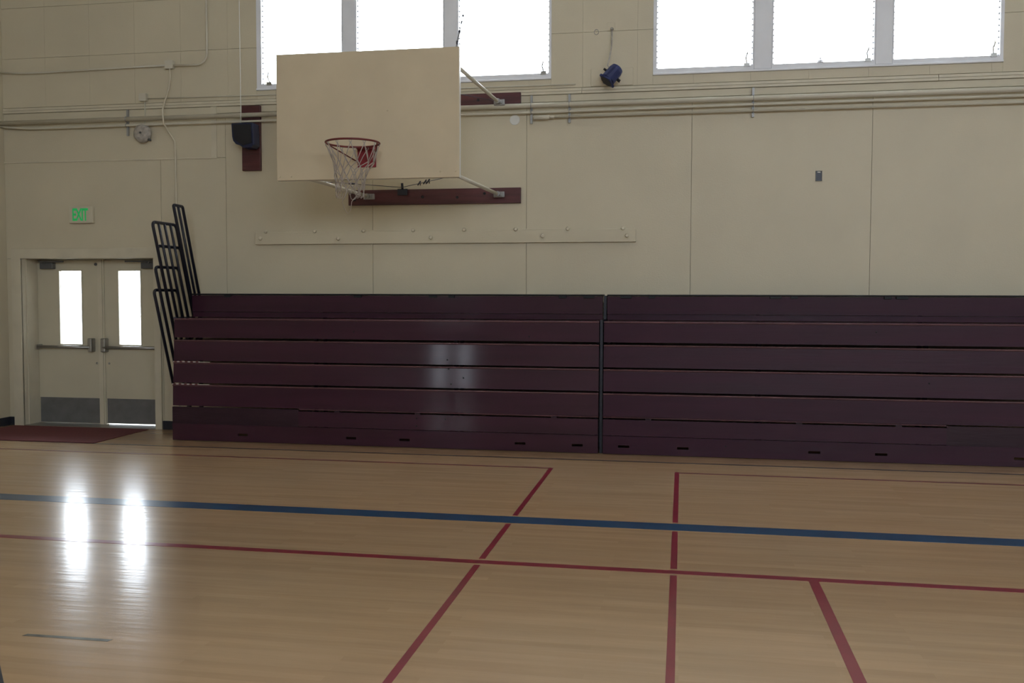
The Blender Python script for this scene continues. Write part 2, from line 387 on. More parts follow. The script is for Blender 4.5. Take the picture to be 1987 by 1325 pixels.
struct(MB().box(-7.275, -7.224, YD - 0.035, YD - 0.02, 0, 2.09).build('trim_4', 'trim'))
# jambs, stops and casing
struct(MB().box(DX0 - 0.02, DX0 + 0.0, WY - 0.012, YD + 0.05, 0, 2.12).build('trim_5', 'trim'))
struct(MB().box(DX0, DX0 + 0.014, WY + 0.07, YD - 0.002, 0, 2.10).build('trim_5', 'trim'))
struct(MB().box(DX1, DX1 + 0.02, WY - 0.012, YD + 0.05, 0, 2.12).build('trim_6', 'trim'))
struct(MB().box(DX0, DX1, WY - 0.012, YD + 0.05, 2.10, 2.12).build('trim_7', 'trim'))
struct(MB().bbox(DX0 - 0.125, DX0 - 0.0, WY - 0.03, WY - 0.001, 0, 2.225, 0.004).build('trim_8', 'trim'))
struct(MB().bbox(DX1, DX1 + 0.085, WY - 0.03, WY - 0.001, 0, 2.225, 0.004).build('trim_9', 'trim'))
struct(MB().bbox(DX0, DX1, WY - 0.03, WY - 0.001, 2.10, 2.225, 0.004).build('trim_10', 'trim'))
struct(MB().box(DX0, DX1, WY - 0.02, YD + 0.08, 0.0, 0.004).build('trim_11', M['steel']))
struct(MB().box(XL, DX0 - 0.127, WY - 0.012, WY - 0.001, 0.0, 0.105).build('baseboard_front', 'rubber'))
struct(MB().box(DX1 + 0.087, -5.75, WY - 0.012, WY - 0.001, 0.0, 0.105).build('baseboard_front', 'rubber'))
struct(MB().box(XL, XL + 0.012, YB, WY - 0.012, 0.0, 0.105).build('baseboard_left', 'rubber'))
struct(MB().box(XR - 0.012, XR, YB, WY, 0.0, 0.105).build('baseboard_right', 'rubber'))
struct(MB().box(DX0 - 0.02, DX0 + 0.035, YD + 0.047, YD + 0.075, 0, 2.12).box(DX1 - 0.035, DX1 + 0.02, YD + 0.047, YD + 0.075, 0, 2.12).box(DX0, DX1, YD + 0.047, YD + 0.075, 2.06, 2.12).build('trim_5', 'trim'))
# rear pair
for nm, x0, x1, g0, g1 in (('door_3', -8.155, -7.292, -7.84, -7.53), ('door_4', -7.207, -6.36, -7.01, -6.71)):
    o = door_leaf(nm, x0, x1, g0, g1, YB - 0.315, YB - 0.27, 0.006, 1)
    MB().tube([(x0 + 0.04, YB - 0.2, 0.985), (x1 - 0.04, YB - 0.2, 0.985)], 0.019, 10).box(x0 + 0.03, x0 + 0.09, YB - 0.27, YB - 0.19, 0.94, 1.05).box(x1 - 0.09, x1 - 0.03, YB - 0.27, YB - 0.19, 0.94, 1.05).build('push_bar', 'steel', o)
struct(MB().box(-7.292, -7.207, YB - 0.32, YB - 0.25, 0, 2.1).build('trim_12', 'trim'))

# ------------------------------------------------------------------ high louvred windows, the third group an addition for light
lid = 0
for gi, (W, ws) in enumerate(((W1, WIN[:3]), (W2, WIN[3:6]), (W3, WIN[6:]))):
    # mullions and head/sill members of the group
    ya, yb = WY - 0.012, WY + 0.10
    struct(MB().bbox(W[0], W[1], ya - 0.012, WY + 0.2, ZS, ZS + 0.022, 0.004).build('trim_13', 'frame'))
    struct(MB().bbox(W[0], W[1], ya, yb, WZ1 + 0.03, 7.2, 0.004).build('trim_13', 'frame'))
    for k in range(2):
        struct(MB().box(ws[k][1] + 0.012, ws[k + 1][0] - 0.012, ya, yb, ZS + 0.022, WZ1 + 0.03).build('trim_14', 'frame', None, 0.01))
    for k, (a, b) in enumerate(ws):
        lo = W[0] if k == 0 else a - 0.012; hi = W[1] if k == 2 else b + 0.012
        f = MB()
        f.box(lo, a, ya + 0.004, WY + 0.08, ZS + 0.022, WZ1 + 0.03).box(b, hi, ya + 0.004, WY + 0.08, ZS + 0.022, WZ1 + 0.03)
        f.box(a, b, ya + 0.004, WY + 0.08, ZS + 0.022, WZ0).box(a, b, ya + 0.004, WY + 0.08, WZ1, WZ1 + 0.03)
        wn = struct(f.build('window_%d' % (gi * 3 + k + 1), 'frame'))
        nb = 21; first = None
        zf = WZ0 + 0.004 + nb * 0.0608 + 0.01
        MB().box(a, b, WY + 0.02, WY + 0.07, zf, zf + 0.04).build('fixed_rail', 'frame', wn)
        MB().box(a, b, WY + 0.04, WY + 0.046, zf + 0.04, WZ1).build('glass_pane', 'glass', wn)
        for q in range(nb):
            z = WZ0 + 0.004 + q * 0.0608
            if first is None:
                o = MB().quad_box([(a + 0.012, WY + 0.030, z), (b - 0.012, WY + 0.030, z), (b - 0.012, WY + 0.036, z), (a + 0.012, WY + 0.036, z),
                                   (a + 0.012, WY + 0.050, z + 0.064), (b - 0.012, WY + 0.050, z + 0.064), (b - 0.012, WY + 0.056, z + 0.064), (a + 0.012, WY + 0.056, z + 0.064)]).build('glass_louver', 'glass', wn)
                first = o
            else:
                o = first.copy(); o.location.z = first.location.z + q * 0.0608; C.objects.link(o)
        cl = MB()
        for q in range(nb):
            z = WZ0 + 0.004 + q * 0.0608
            cl.box(a, a + 0.012, WY + 0.026, WY + 0.06, z, z + 0.014).box(b - 0.012, b, WY + 0.026, WY + 0.06, z, z + 0.014)
        stuff(cl.build('louver_clips', 'silver', wn))
        # hand crank at the lower corner
        cx = b - 0.06 if k or gi else a + 0.10
        MB().box(cx - 0.03, cx + 0.03, WY - 0.02, WY + 0.02, WZ0 - 0.015, WZ0 + 0.022).tube([(cx, WY, WZ0 + 0.02), (cx - 0.012, WY - 0.03, WZ0 + 0.075), (cx + 0.004, WY - 0.045, WZ0 + 0.13)], 0.007, 6).build('window_crank', 'steel', wn)
        if gi == 1 and k == 1:
            MB().lathe((1.414, WY + 0.01, WZ0), (0, 0, 1), [(0.035, 0), (0.03, 0.02), (0.012, 0.035), (0.008, 0.055)], 10).build('sash_knob', 'frame', wn)
        if k == 2 or (gi == 1):
            MB().tube([(b - 0.05, WY + 0.0, WZ0 + 0.02), (b - 0.052, WY + 0.004, 4.6), (b - 0.048, WY + 0.004, 5.0), (b - 0.05, WY + 0.004, 5.4)], 0.003, 5).build('operator_rod', 'silver', wn)

# ------------------------------------------------------------------ painted court lines (flat paint film on the floor)
def line(name, x0, x1, y0, y1, m, label=None, h=0.0012):
    o = MB().box(x0, x1, y0, y1, 0.0, h).build(name, m, floor)
    if label: o['label'] = label
    return o
BL0, BL1 = 6.69, 6.885
line('court_line', XL + 0.5, XR - 0.5, BL0, BL1, 'blue_line', 'wide blue line running across the floor')
RL0, RL1 = 5.63, 5.70
line('court_line', XL + 0.5, XR - 0.5, RL0, RL1, 'red_line', 'long red line parallel to the bleachers')
for xc, lb in ((-1.223, 'red line left of centre running to the bleachers'), (-0.035, 'red line right of centre running to the bleachers')):
    hw = 0.020
    for a, b in ((-4.0, RL0 - 0.035), (RL1 + 0.035, BL0 - 0.035), (BL1 + 0.035, 8.93)):
        line('court_line', xc - hw, xc + hw, a, b, 'red_line', lb)
line('court_line', 0.738, 0.795, -4.0, RL0, 'red_line', 'red line ending at the long red line')
line('court_line', XL + 0.5, -1.243, 8.895, 8.935, 'thin_red', 'thin red line left of the gap')
line('court_line', -0.015, XR - 0.5, 8.875, 8.915, 'thin_red', 'thin red line right of the gap')
line('court_line', XL + 0.5, XR - 0.5, 9.41, 9.45, 'black_line', 'thin dark line nearest the bleachers')
o = MB().quad_box([(x, y, z) for z in (0, 0.0006) for x, y in ((-3.13, 4.006), (-2.678, 4.012), (-2.67, 4.041), (-3.122, 4.034))]).build('tape_strip', 'grey_tape', floor)
o['label'] = 'worn grey strip of tape'
o = MB().quad_box([(x, y, z) for z in (0, 0.0006) for x, y in ((-3.25, 3.55), (-2.70, 2.95), (-2.40, 3.03), (-2.978, 3.666))]).build('court_line', 'navy_line', floor)
o['label'] = 'dark line at the lower left corner'

mt = tag(MB().box(-8.27, -6.42, 9.44, 10.53, 0.0, 0.007).build('floor_mat', 'mat', None, 0.003), 'flat dark red floor mat in front of the double doors', 'mat')

# ------------------------------------------------------------------ bleachers
ROWS = [  # z0, z1, front y at the bottom, backward tilt in degrees
    (0.657, 0.887, 9.846, 3.5), (0.907, 1.142, 9.866, 2.5), (1.168, 1.385, 9.885, 0.0)]
def face(x0, x1, z0, z1, y, tilt, th=0.028):
    dy = (z1 - z0) * math.tan(math.radians(tilt))
    return MB().quad_box([(x0, y, z0), (x1, y, z0), (x1, y + th, z0), (x0, y + th, z0), (x0, y + dy, z1), (x1, y + dy, z1), (x1, y + dy + th, z1), (x0, y + dy + th, z1)])
def seat(x0, x1, y0, y1, z1, root, m='woodlip'):
    return MB().bbox(x0, x1, y0, y1, z1 - 0.018, z1, 0.007).build('seat_plank', m, root)
def bleacher(name, x0, x1, px0, px1, label, slots, latches, hinges, bolts, W='wood'):
    """x0..x1 full width; px0..px1 the part of the foot row that has its own proud board"""
    r = thing(name, ((x0 + x1) / 2, 10.1, 0), label, 'bleachers', 'folded wooden bleacher sections')
    # kick board with cut-out hand slots
    k = MB(); yf, yb = 9.82, 9.845; sz0, sz1 = 0.072, 0.098
    k.box(x0, x1, yf, yb, 0.006, sz0).box(x0, x1, yf, yb, sz1, 0.193)
    xs = [x0] + [v for s in slots for v in (s - 0.058, s + 0.058)] + [x1]
    for i in range(0, len(xs), 2): k.box(xs[i], xs[i + 1], yf, yb, sz0, sz1)
    k.build('kick_board', W, r)
    # foot row: proud board, and a duller flush panel at the outer end
    for a, b, m, y, t in ((px0, px1, W, 9.808, 1.6), (x0, px0, 'wood2', 9.818, 0.0), (px1, x1, 'wood2', 9.818, 0.0)):
        if b - a > 0.05:
            z0 = 0.200 if m == W else 0.194
            face(a + 0.001, b - 0.001, z0, 0.366 if m == W else 0.385, y, t, 0.022).build('front_board' if m == W else 'end_panel', m, r)
    for a, b in ((px0, px1),):
        MB().bbox(a, b, 9.835, 10.2, 0.378, 0.394, 0.006).build('seat_plank', 'woodlip', r)
    face(x0, x1, 0.397, 0.618, 9.832, 1.8).build('front_board', W, r)
    seat(x0, x1, 9.828, 10.35, 0.636, r)
    for z0, z1, y, t in ROWS:
        face(x0, x1, z0, z1 - 0.019, y, t).build('front_board', W, r)
        yy = y + (z1 - z0) * math.tan(math.radians(t))
        seat(x0, x1, yy - 0.008, 10.56 if z1 > 1.3 else 10.35, z1, r)
    # top row stands back near the wall
    face(x0, x1, 1.392, 1.452, 10.31, -2).build('riser_board', W, r)
    face(x0, x1, 1.456, 1.646, 10.295, -1.3).build('front_board', W, r)
    seat(x0, x1, 10.28, 10.57, 1.668, r, 'black')
    # steel under-frame
    for fx in (x0 + 0.03, x0 + 1.6, x1 - 1.6, x1 - 0.03):
        f = MB()
        for y in (9.94, 10.14, 10.42): f.box(fx - 0.018, fx + 0.018, y - 0.02, y + 0.02, 0.03, {9.94: 0.36, 10.14: 1.36, 10.42: 1.64}[y])
        f.box(fx - 0.016, fx + 0.016, 9.92, 10.5, 0.03, 0.07)
        f.build('support_frame', 'navy', r)
        for y in (9.96, 10.42):
            MB().lathe((fx - 0.02, y, 0.04), (1, 0, 0), [(0.04, 0), (0.04, 0.04)], 14).build('wheel', 'rubber', r)
    for i, (lx, wd) in enumerate(latches):
        MB().box(lx - wd / 2, lx + wd / 2, 10.27, 10.30, 1.626, 1.653).build('latch', 'black', r, 0.003)
    for lx in hinges:
        MB().box(lx - 0.03, lx + 0.03, 9.798, 9.835, 0.366, 0.384).build('hinge', 'wood2', r)
    for (bx, bz, by) in bolts:
        MB().lathe((bx, by, bz), (0, -1, 0), [(0.009, 0), (0.008, 0.005), (0.003, 0.008)], 8).build('bolt', 'black', r)
    return r
A = bleacher('bleacher_section', -5.690, -0.856, -4.171, -0.856, 'folded maroon wooden bleachers on the left, with black end rails',
             [-4.837, -3.565, -2.955, -1.683, -1.073],
             [(-5.235, 0.08), (-3.644, 0.09), (-2.758, 0.09), (-2.544, 0.07), (-1.294, 0.08), (-1.006, 0.12)],
             [-3.718, -2.804, -1.32],
             [(-2.489, 0.96, 9.868), (-2.472, 0.862, 9.857), (-2.443, 0.70, 9.85), (-2.307, 0.769, 9.852), (-2.818, 0.326, 9.812), (-2.818, 0.242, 9.807), (-2.495, 0.324, 9.812), (-3.55, 1.25, 9.885), (-1.6, 1.22, 9.884)])
B = bleacher('bleacher_section', -0.806, 4.03, -0.806, 2.562, 'folded maroon wooden bleachers right of the dark vertical gap',
             [-0.588, 0.019, 1.32, 1.959, 3.24, 3.8],
             [(-0.603, 0.12), (-0.327, 0.07), (0.964, 0.12), (1.153, 0.07), (2.082, 0.07), (2.223, 0.12), (3.5, 0.08)],
             [-0.336, 1.165, 2.113],
             [(0.45, 0.12, 9.82), (1.9, 1.3, 9.886), (2.4, 0.8, 9.854)], 'wood_dull')
MB().box(-0.845, -0.817, 9.875, 10.56, 0.0, 1.40).box(-0.845, -0.817, 10.33, 10.56, 1.40, 1.655).build('joint_post', 'navy', A)
# red-white tape on the left ends of two step edges
for z in (0.637, 0.889):
    o = MB().box(-5.688, -5.37, 9.822 if z < 0.7 else 9.848, 9.832 if z < 0.7 else 9.86, z - 0.001, z + 0.013).build('hazard_tape', 'stripe', A)
    o['label'] = 'red and white striped tape'
    MB().box(-5.37, -5.24, 9.824 if z < 0.7 else 9.850, 9.832 if z < 0.7 else 9.86, z + 0.001, z + 0.007).build('tape_end', 'pipe', A)
# guard rails of the left end, each a leaning loop with inner bars
def rail(xp, yt, zt, zb, nb, sp=0.127, lean=-0.352, rc=0.05):
    r = 0.0175
    def P(y, z): return (xp, y + (z - zt) * lean, z)
    wdt = sp * (nb - 1)
    pts = [P(yt, zb), P(yt, zt - rc)]
    for i in range(1, 5):
        t = math.radians(90 * i / 4); pts.append(P(yt + rc * (1 - math.cos(t)), zt - rc + rc * math.sin(t)))
    for i in range(0, 4):
        t = math.radians(90 * i / 4); pts.append(P(yt + wdt - rc + rc * math.sin(t), zt - rc + rc * math.cos(t)))
    pts += [P(yt + wdt, zt - rc), P(yt + wdt, zb)]
    o = MB().tube(pts, r, 8).build('guard_rail', 'navy', A)
    for k in range(1, nb - 1):
        MB().tube([P(yt + k * sp, zb + 0.01), P(yt + k * sp, zt - 0.005)], 0.0150, 8).build('rail_bar', 'navy', o)
    MB().tube([P(yt, zb + 0.02), P(yt + wdt, zb + 0.02)], 0.014, 8).build('bottom_rail', 'navy', o)
rail(-5.725, 9.965, 2.675, 1.42, 3, 0.10, rc=0.02)
rail(-5.765, 9.588, 2.455, 1.36, 5, 0.124)
rail(-5.800, 9.737, 2.200, 1.10, 5, 0.1246)
rail(-5.835, 9.747, 1.965, 0.87, 5, 0.1254)
rail(-5.870, 9.771, 1.705, 0.615, 5, 0.126)

# ------------------------------------------------------------------ basketball hoop
H = thing('basketball_hoop', (-3.01, 8.8, 2.775), 'wall-mounted cream basketball backboard with red rim and torn net', 'basketball hoop')
bb = MB().box(-3.929, -2.096, 8.77, 8.795, 2.772, 3.992).build('backboard', 'board', H, 0.004)
fl = MB()
fl.box(-3.929, -3.905, 8.795, 8.835, 2.772, 3.992).box(-2.12, -2.096, 8.795, 8.835, 2.772, 3.992).box(-3.905, -2.12, 8.795, 8.835, 2.772, 2.796).box(-3.905, -2.12, 8.795, 8.835, 3.968, 3.992)
fl.box(-3.62, -3.57, 8.796, 8.83, 2.796, 3.968).box(-2.16, -2.12, 8.796, 8.83, 2.796, 3.968)
fl.build('edge_flange', 'boardedge', bb)
for bx, bz in ((-3.90, 2.81), (-3.78, 2.81), (-2.28, 2.83), (-2.13, 2.83), (-3.2, 3.42), (-2.8, 3.42)):
    MB().lathe((bx, 8.77, bz), (0, -1, 0), [(0.010, 0), (0.008, 0.004), (0.003, 0.006)], 8).build('bolt', 'board', bb)
RX, RY, RZ, RR = -3.012, 8.385, 3.055, 0.246
rim = MB().tube([(RX + RR * math.cos(t), RY + RR * math.sin(t), RZ) for t in [2 * math.pi * i / 40 for i in range(40)]], 0.0095, 8, True).build('rim', 'rimdark', H)
pl = MB(); px0, px1 = -3.098, -2.912
pl.box(px0, px1, 8.757, 8.769, 2.882, 3.085)
pl.build('mounting_plate', 'red', rim, 0.003)
MB().prism([(px0 + 0.0, 8.757), (px1, 8.757), (RX + 0.06, RY + RR - 0.008), (RX - 0.06, RY + RR - 0.008)], 'z', RZ - 0.006, RZ + 0.006).build('rim_bracket', 'red', rim)
for sx in (-1, 1):
    a = (RX + sx * (RR - 0.004), RY - 0.02, RZ - 0.006); b = ((px0 + 0.01) if sx < 0 else (px1 - 0.01), 8.75, 2.93)
    MB().tube([a, b], 0.0065, 6).build('rim_brace', 'rimdark', rim)
hooks = MB(); NH = 12
for k in range(NH):
    t = 2 * math.pi * (k + 0.5) / NH; c = (RX + (RR - 0.002) * math.cos(t), RY + (RR - 0.002) * math.sin(t), RZ - 0.018)
    hooks.tube([(c[0] + 0.012 * math.cos(a) * -math.sin(t), c[1] + 0.012 * math.cos(a) * math.cos(t), c[2] + 0.012 * math.sin(a)) for a in [2 * math.pi * i / 8 for i in range(8)]], 0.0028, 4, True)
stuff(hooks.build('net_hooks', 'silver', rim))
# net: diamond mesh of cord, narrowing, with ragged hanging loops
net = MB(); rnd = random.Random(3)
zl = [0.03, 0.17, 0.245, 0.32, 0.39, 0.455]; rl = [0.238, 0.185, 0.158, 0.140, 0.130, 0.127]
lv = []
for i, (dz, rr) in enumerate(zip(zl, rl)):
    ring = []
    for k in range(NH):
        t = 2 * math.pi * (k + 0.5 + 0.5 * (i % 2)) / NH
        jx, jy, jz = [rnd.uniform(-1, 1) * (0.004 + 0.010 * (i > 0)) for _ in range(3)]
        if i and math.cos(t) > 0.5: jx += 0.012 * (5 - i) / 5
        ring.append((RX + rr * math.cos(t) + jx - 0.004 * i, RY + rr * math.sin(t) + jy, RZ - dz + jz * 1.4))
    lv.append(ring)
for i in range(len(lv) - 1):
    for k in range(NH):
        p = lv[i][k]
        for q in ((k, (k - 1) % NH) if i % 2 == 0 else (k, (k + 1) % NH)):
            d = lv[i + 1][q]; mid = tuple((p[j] + d[j]) / 2 + rnd.uniform(-0.004, 0.004) for j in range(3))
            net.tube([p, mid, d], 0.0042, 5)
        if i: net.lathe((p[0], p[1], p[2] + 0.006), (0, 0, -1), [(0.003, 0), (0.006, 0.004), (0.006, 0.009), (0.003, 0.013)], 6)
bot = lv[-1]
for k in range(NH):
    a, b = bot[k], bot[(k + 1) % NH]
    if k in (3, 8): continue
    dd = 0.05 + rnd.uniform(-0.01, 0.015)
    net.tube([a, (a[0] * .85 + b[0] * .15, a[1] * .85 + b[1] * .15, a[2] - dd * 0.7), ((a[0] + b[0]) / 2, (a[1] + b[1]) / 2, a[2] - dd), (a[0] * .15 + b[0] * .85, a[1] * .15 + b[1] * .85, b[2] - dd * 0.7), b], 0.003, 5)
a, b = bot[8], bot[10]
net.tube([a, (RX - 0.06, RY - 0.12, 2.50), (RX - 0.035, RY - 0.11, 2.43), (RX - 0.012, RY - 0.10, 2.395), (RX + 0.012, RY - 0.10, 2.43), (RX + 0.03, RY - 0.11, 2.51), b], 0.003, 5)
stuff(net.build('net', 'net', H))
# support arms: level pipes from the wall planks to the back of the board
for ax, az, lb in ((-3.60, 2.79, 1), (-2.075, 2.79, 1), (-3.60, 3.815, 0), (-2.075, 3.815, 0)):
    bx = -2.12 if ax > -3 else -3.61
    arm = MB().tube([(bx, 8.83, az), (ax + 0.02, 10.43, az)], 0.0195, 12).build('support_arm', 'pipe', H)
    MB().lathe((ax + 0.028, 10.40, az), (0, 1, 0), [(0.028, 0), (0.028, 0.03), (0.02, 0.05), (0.02, 0.085)], 12).build('pipe_coupling', 'silver', arm)
    MB().box(ax - 0.035, ax + 0.09, 10.49, 10.515, az - 0.032, az + 0.032).box(ax - 0.01, ax + 0.065, 10.47, 10.49, az - 0.02, az + 0.02).build('wall_bracket', 'silver', arm, 0.006)
# tie wires with turnbuckles
def wire(pts, name='tie_wire', r=0.0035):
    return MB().tube(pts, r, 5).build(name, 'cable', H)
hub = (-3.176, 10.47, 2.885)
MB().tube([(-3.176, 10.50, 2.865), (-3.176, 10.485, 2.935)], 0.014, 8).box(-3.235, -3.12, 10.50, 10.515, 2.80, 2.872).build('wire_hub', 'navy', H)
wr = wire([hub, (-3.90, 8.84, 2.80)])
MB().tube([(-3.485, 9.77, 2.850), (-3.525, 9.69, 2.846)], 0.010, 6).build('turnbuckle', 'cable', wr)
wr = wire([hub, (-2.14, 8.84, 2.80)])
for t in (0.36, 0.47, 0.53):
    c = [hub[j] + ((-2.14, 8.84, 2.80)[j] - hub[j]) * t for j in range(3)]
    MB().tube([(c[0] - 0.02, c[1] + 0.02, c[2] - 0.015), (c[0] + 0.02, c[1] - 0.02, c[2] + 0.02)], 0.008, 6).tube([(c[0] + 0.012, c[1], c[2] - 0.022), (c[0] + 0.012, c[1], c[2] + 0.014)], 0.005, 5).build('wire_clamp', 'cable', wr)
e0 = Vector((-2.15, 8.85, 3.98)); e1 = Vector((-2.186, 10.0, 5.338)); e2 = e0 + (e1 - e0) * ((ZC - 0.02 - e0.z) / (e1.z - e0.z))
up_w = wire([e0, e2], 'stay_cable', 0.0035)
dv = (e1 - e0)
for t, r, l in ((0.065, 0.014, 0.02), (0.16, 0.014, 0.02), (0.245, 0.009, 0.025), (0.31, 0.012, 0.012)):
    c = e0 + dv * t; d = dv.normalized()
    MB().tube([c - d * l, c + d * l], [r * 0.5, r], 6).build('cable_clamp', 'cable', up_w)
MB().tube([e0 + dv * 0.075, e0 + dv * 0.15], 0.009, 8).build('turnbuckle', 'silver', up_w)
wire([(-2.09, 10.48, 3.83), (-3.9, 8.84, 3.95)], 'tie_wire', 0.003)

def wall_plank(x0, x1, z0, z1, label, bolts):
    o = tag(MB().box(x0, x1, 10.55, WY - 0.0015, z0, z1).build('mounting_plank', 'plank', None, 0.003), label, 'plank')
    for bx, bz in bolts: MB().lathe((bx, 10.551, bz), (0, -1, 0), [(0.017, 0), (0.016, 0.008), (0.007, 0.012)], 8).build('bolt', 'black', o)
wall_plank(-3.845, -1.811, 2.698, 2.871, 'dark red horizontal plank on the wall below the backboard', [(-2.952, 2.782), (-2.544, 2.77), (-2.226, 2.81), (-3.77, 2.76)])
wall_plank(-3.845, -1.814, 3.786, 3.932, 'dark red horizontal plank behind the backboard, just above the pipes', [(-2.30, 3.86)])
vp = tag(MB().box(-5.166, -4.938, 10.55, WY - 0.0015, 3.126, 3.888).build('mounting_plank', 'plank', None, 0.003), 'dark red upright plank holding the loudspeaker left of the backboard', 'plank')

# ------------------------------------------------------------------ loudspeaker on the plank
sp = thing('loudspeaker', (-5.05, 10.50, 3.40), 'dark blue loudspeaker hung on the upright red plank', 'loudspeaker')
q = [(10.36, 3.655), (10.545, 3.655), (10.545, 3.36), (10.47, 3.36), (10.40, 3.40), (10.365, 3.47)]
pol = [(-5.205, 3.652), (-4.935, 3.652), (-4.925, 3.40), (-4.96, 3.365), (-5.06, 3.365), (-5.105, 3.40), (-5.15, 3.41), (-5.185, 3.45), (-5.197, 3.50)]
MB().prism(pol, 'y', 10.36, 10.52).build('cabinet', 'speaker', sp, 0.006)
MB().prism([(-5.185, 3.635), (-4.96, 3.635), (-4.95, 3.42), (-5.06, 3.39), (-5.165, 3.46)], 'y', 10.352, 10.360).build('grille', 'black', sp)
MB().box(-5.09, -5.0, 10.52, 10.549, 3.44, 3.60).build('bracket', 'black', sp)
cdm = MB().tube([(-5.131, 10.44, 3.652), (-5.132, 10.46, 3.78), (-5.134, 10.46, 4.4), (-5.139, 10.46, 5.3), (-5.145, 10.46, ZC)], 0.0038, 6)
tag(cdm.build('speaker_cord', 'white'), 'thin pale cord hanging straight down to the loudspeaker', 'cord')

# ------------------------------------------------------------------ long pipes and clamps
def pipe(z, y, r, x0, x1, label, pts=None):
    return tag(MB().tube(pts or [(x0, y, z), (x1, y, z)], r, 12).build('wall_pipe', 'pipe'), label, 'pipe')
pipe(3.775, 10.535, 0.027, XL, XR, 'thick cream pipe, topmost of the long wall pipes')
pipe(0, 0, 0.0135, 0, 0, 'thin cream pipe, second below the windows, bending at the left end',
     [(XL, 10.54, 3.735), (-8.2, 10.54, 3.715), (-7.95, 10.54, 3.700), (-7.7, 10.54, 3.698), (-4.6, 10.54, 3.703), (-1.5, 10.54, 3.698), (0.7, 10.54, 3.709), (XR, 10.54, 3.709)])
tp = tag(MB().tube([(-1.43, 10.54, 3.642), (XR, 10.54, 3.642)], 0.0125, 10).build('wall_pipe', 'pipe'), 'thin cream pipe, lowest, starting at the small elbow box', 'pipe')
MB().tube([(-1.665, 10.54, 3.640), (-1.655, 10.54, 3.640), (-1.49, 10.54, 3.642), (-1.48, 10.54, 3.642)], [0.012, 0.024, 0.026, 0.014], 10).tube([(-1.49, 10.54, 3.642), (-1.43, 10.54, 3.642)], 0.016, 10).build('elbow_box', 'pipe', tp)
for i, (x, lb) in enumerate(((-6.66, 'steel pipe strap on the wall above the alarm bell'), (-1.692, 'steel pipe strap beside the round white plate'), (-1.264, 'steel pipe strap below the blue spotlight'), (0.722, 'steel pipe strap below the right group of windows'), (3.75, 'steel pipe strap beyond the right windows'))):
    t = thing('pipe_strap', (x, WY, 3.73), lb, 'pipe strap', 'steel straps holding the wall pipes')
    MB().box(x - 0.012, x + 0.012, 10.562, WY - 0.016, 3.580, 3.893).build('channel', 'silver', t)
    for pz, pr in ((3.775, 0.030), (3.704, 0.017)) + (((3.642, 0.016),) if x > -1.6 else ()):
        MB().tube([(x, 10.565, pz - pr - 0.004)] + [(x, 10.54 - pr * math.cos(math.radians(a)), pz + pr * math.sin(math.radians(a))) for a in (-60, -25, 0, 25, 60)] + [(x, 10.565, pz + pr + 0.004)], 0.005, 5).build('clamp', 'silver', t)

# ------------------------------------------------------------------ conduits, boxes, bell
def jbox(x, z, w, h, label, m='pipe'):
    t = thing('junction_box', (x, WY, z), label, 'junction box', 'small square junction boxes')
    MB().box(x - w / 2, x + w / 2, WY - 0.05, WY - 0.001, z - h / 2, z + h / 2).build('body', m, t, 0.004)
    MB().box(x - w / 2 - 0.002, x + w / 2 + 0.002, WY - 0.055, WY - 0.050, z - h / 2 - 0.002, z + h / 2 + 0.002).build('cover', m, t)
jbox(-6.095, 4.41, 0.10, 0.095, 'square cream junction box high on the wall, on the upper conduit')
jbox(-6.445, 4.035, 0.090, 0.088, 'square cream junction box above the alarm bell')
tag(MB().tube([(XL, 10.57, 4.405), (-8.1, 10.57, 4.385), (-7.8, 10.57, 4.382), (-7.2, 10.57, 4.392), (-6.145, 10.57, 4.405)], 0.011, 8).build('conduit', 'pipe'), 'thin conduit from the left corner to the upper junction box', 'conduit')
tag(MB().tube([(-6.045, 10.57, 4.398)] + arc((-5.745, 10.57, 4.53), 0.135, -90, 0, 8, 'y') + [(-5.61, 10.57, 5.3), (-5.61, 10.57, ZC)], 0.012, 8).build('conduit', 'pipe'), 'conduit rising with a bend from the upper junction box', 'conduit')
tag(MB().tube([(-6.40, 10.585, 4.02), (-4.95, 10.585, 4.012), (-1.2, 10.585, 4.003)], 0.007, 6).build('conduit', 'pipe'), 'thin conduit running right from the lower junction box under the windows', 'conduit')
tag(MB().tube([(-6.435, 10.585, 3.99), (-6.436, 10.585, 3.9), (-6.438, 10.585, 3.68)], 0.008, 6).build('conduit', 'pipe'), 'short upright conduit from the lower junction box to the bell', 'conduit')
cp = [(-6.088, 10.56, 4.36), (-6.085, 10.565, 4.25), (-6.105, 10.56, 4.12), (-6.125, 10.52, 4.0), (-6.13, 10.455, 3.85), (-6.12, 10.455, 3.70), (-6.095, 10.53, 3.60), (-6.050, 10.58, 3.50), (-6.044, 10.58, 3.3), (-6.040, 10.58, 2.75), (-6.035, 10.58, 2.0), (-6.035, 10.58, 1.2), (-6.035, 10.58, 0.15)]
tag(MB().tube(cp, 0.0105, 8).build('wall_cable', 'trim'), 'cream cable dropping from the upper box, over the pipes', 'cable')
bl = thing('alarm_bell', (-6.45, WY, 3.60), 'round grey painted alarm bell under the pipes', 'bell')
MB().box(-6.50, -6.40, WY - 0.04, WY - 0.001, 3.54, 3.70).build('back_box', 'bell', bl)
MB().lathe((-6.452, WY - 0.04, 3.602), (0, -1, 0), [(0.112, 0), (0.116, 0.008), (0.110, 0.028), (0.085, 0.045), (0.045, 0.055), (0.01, 0.058)], 24).build('gong', 'bell', bl)
MB().lathe((-6.452, WY - 0.097, 3.602), (0, -1, 0), [(0.014, 0), (0.012, 0.01), (0.004, 0.014)], 8).build('bolt', 'closer', bl)
MB().box(-6.375, -6.355, WY - 0.07, WY - 0.02, 3.51, 3.535).build('striker', 'closer', bl)
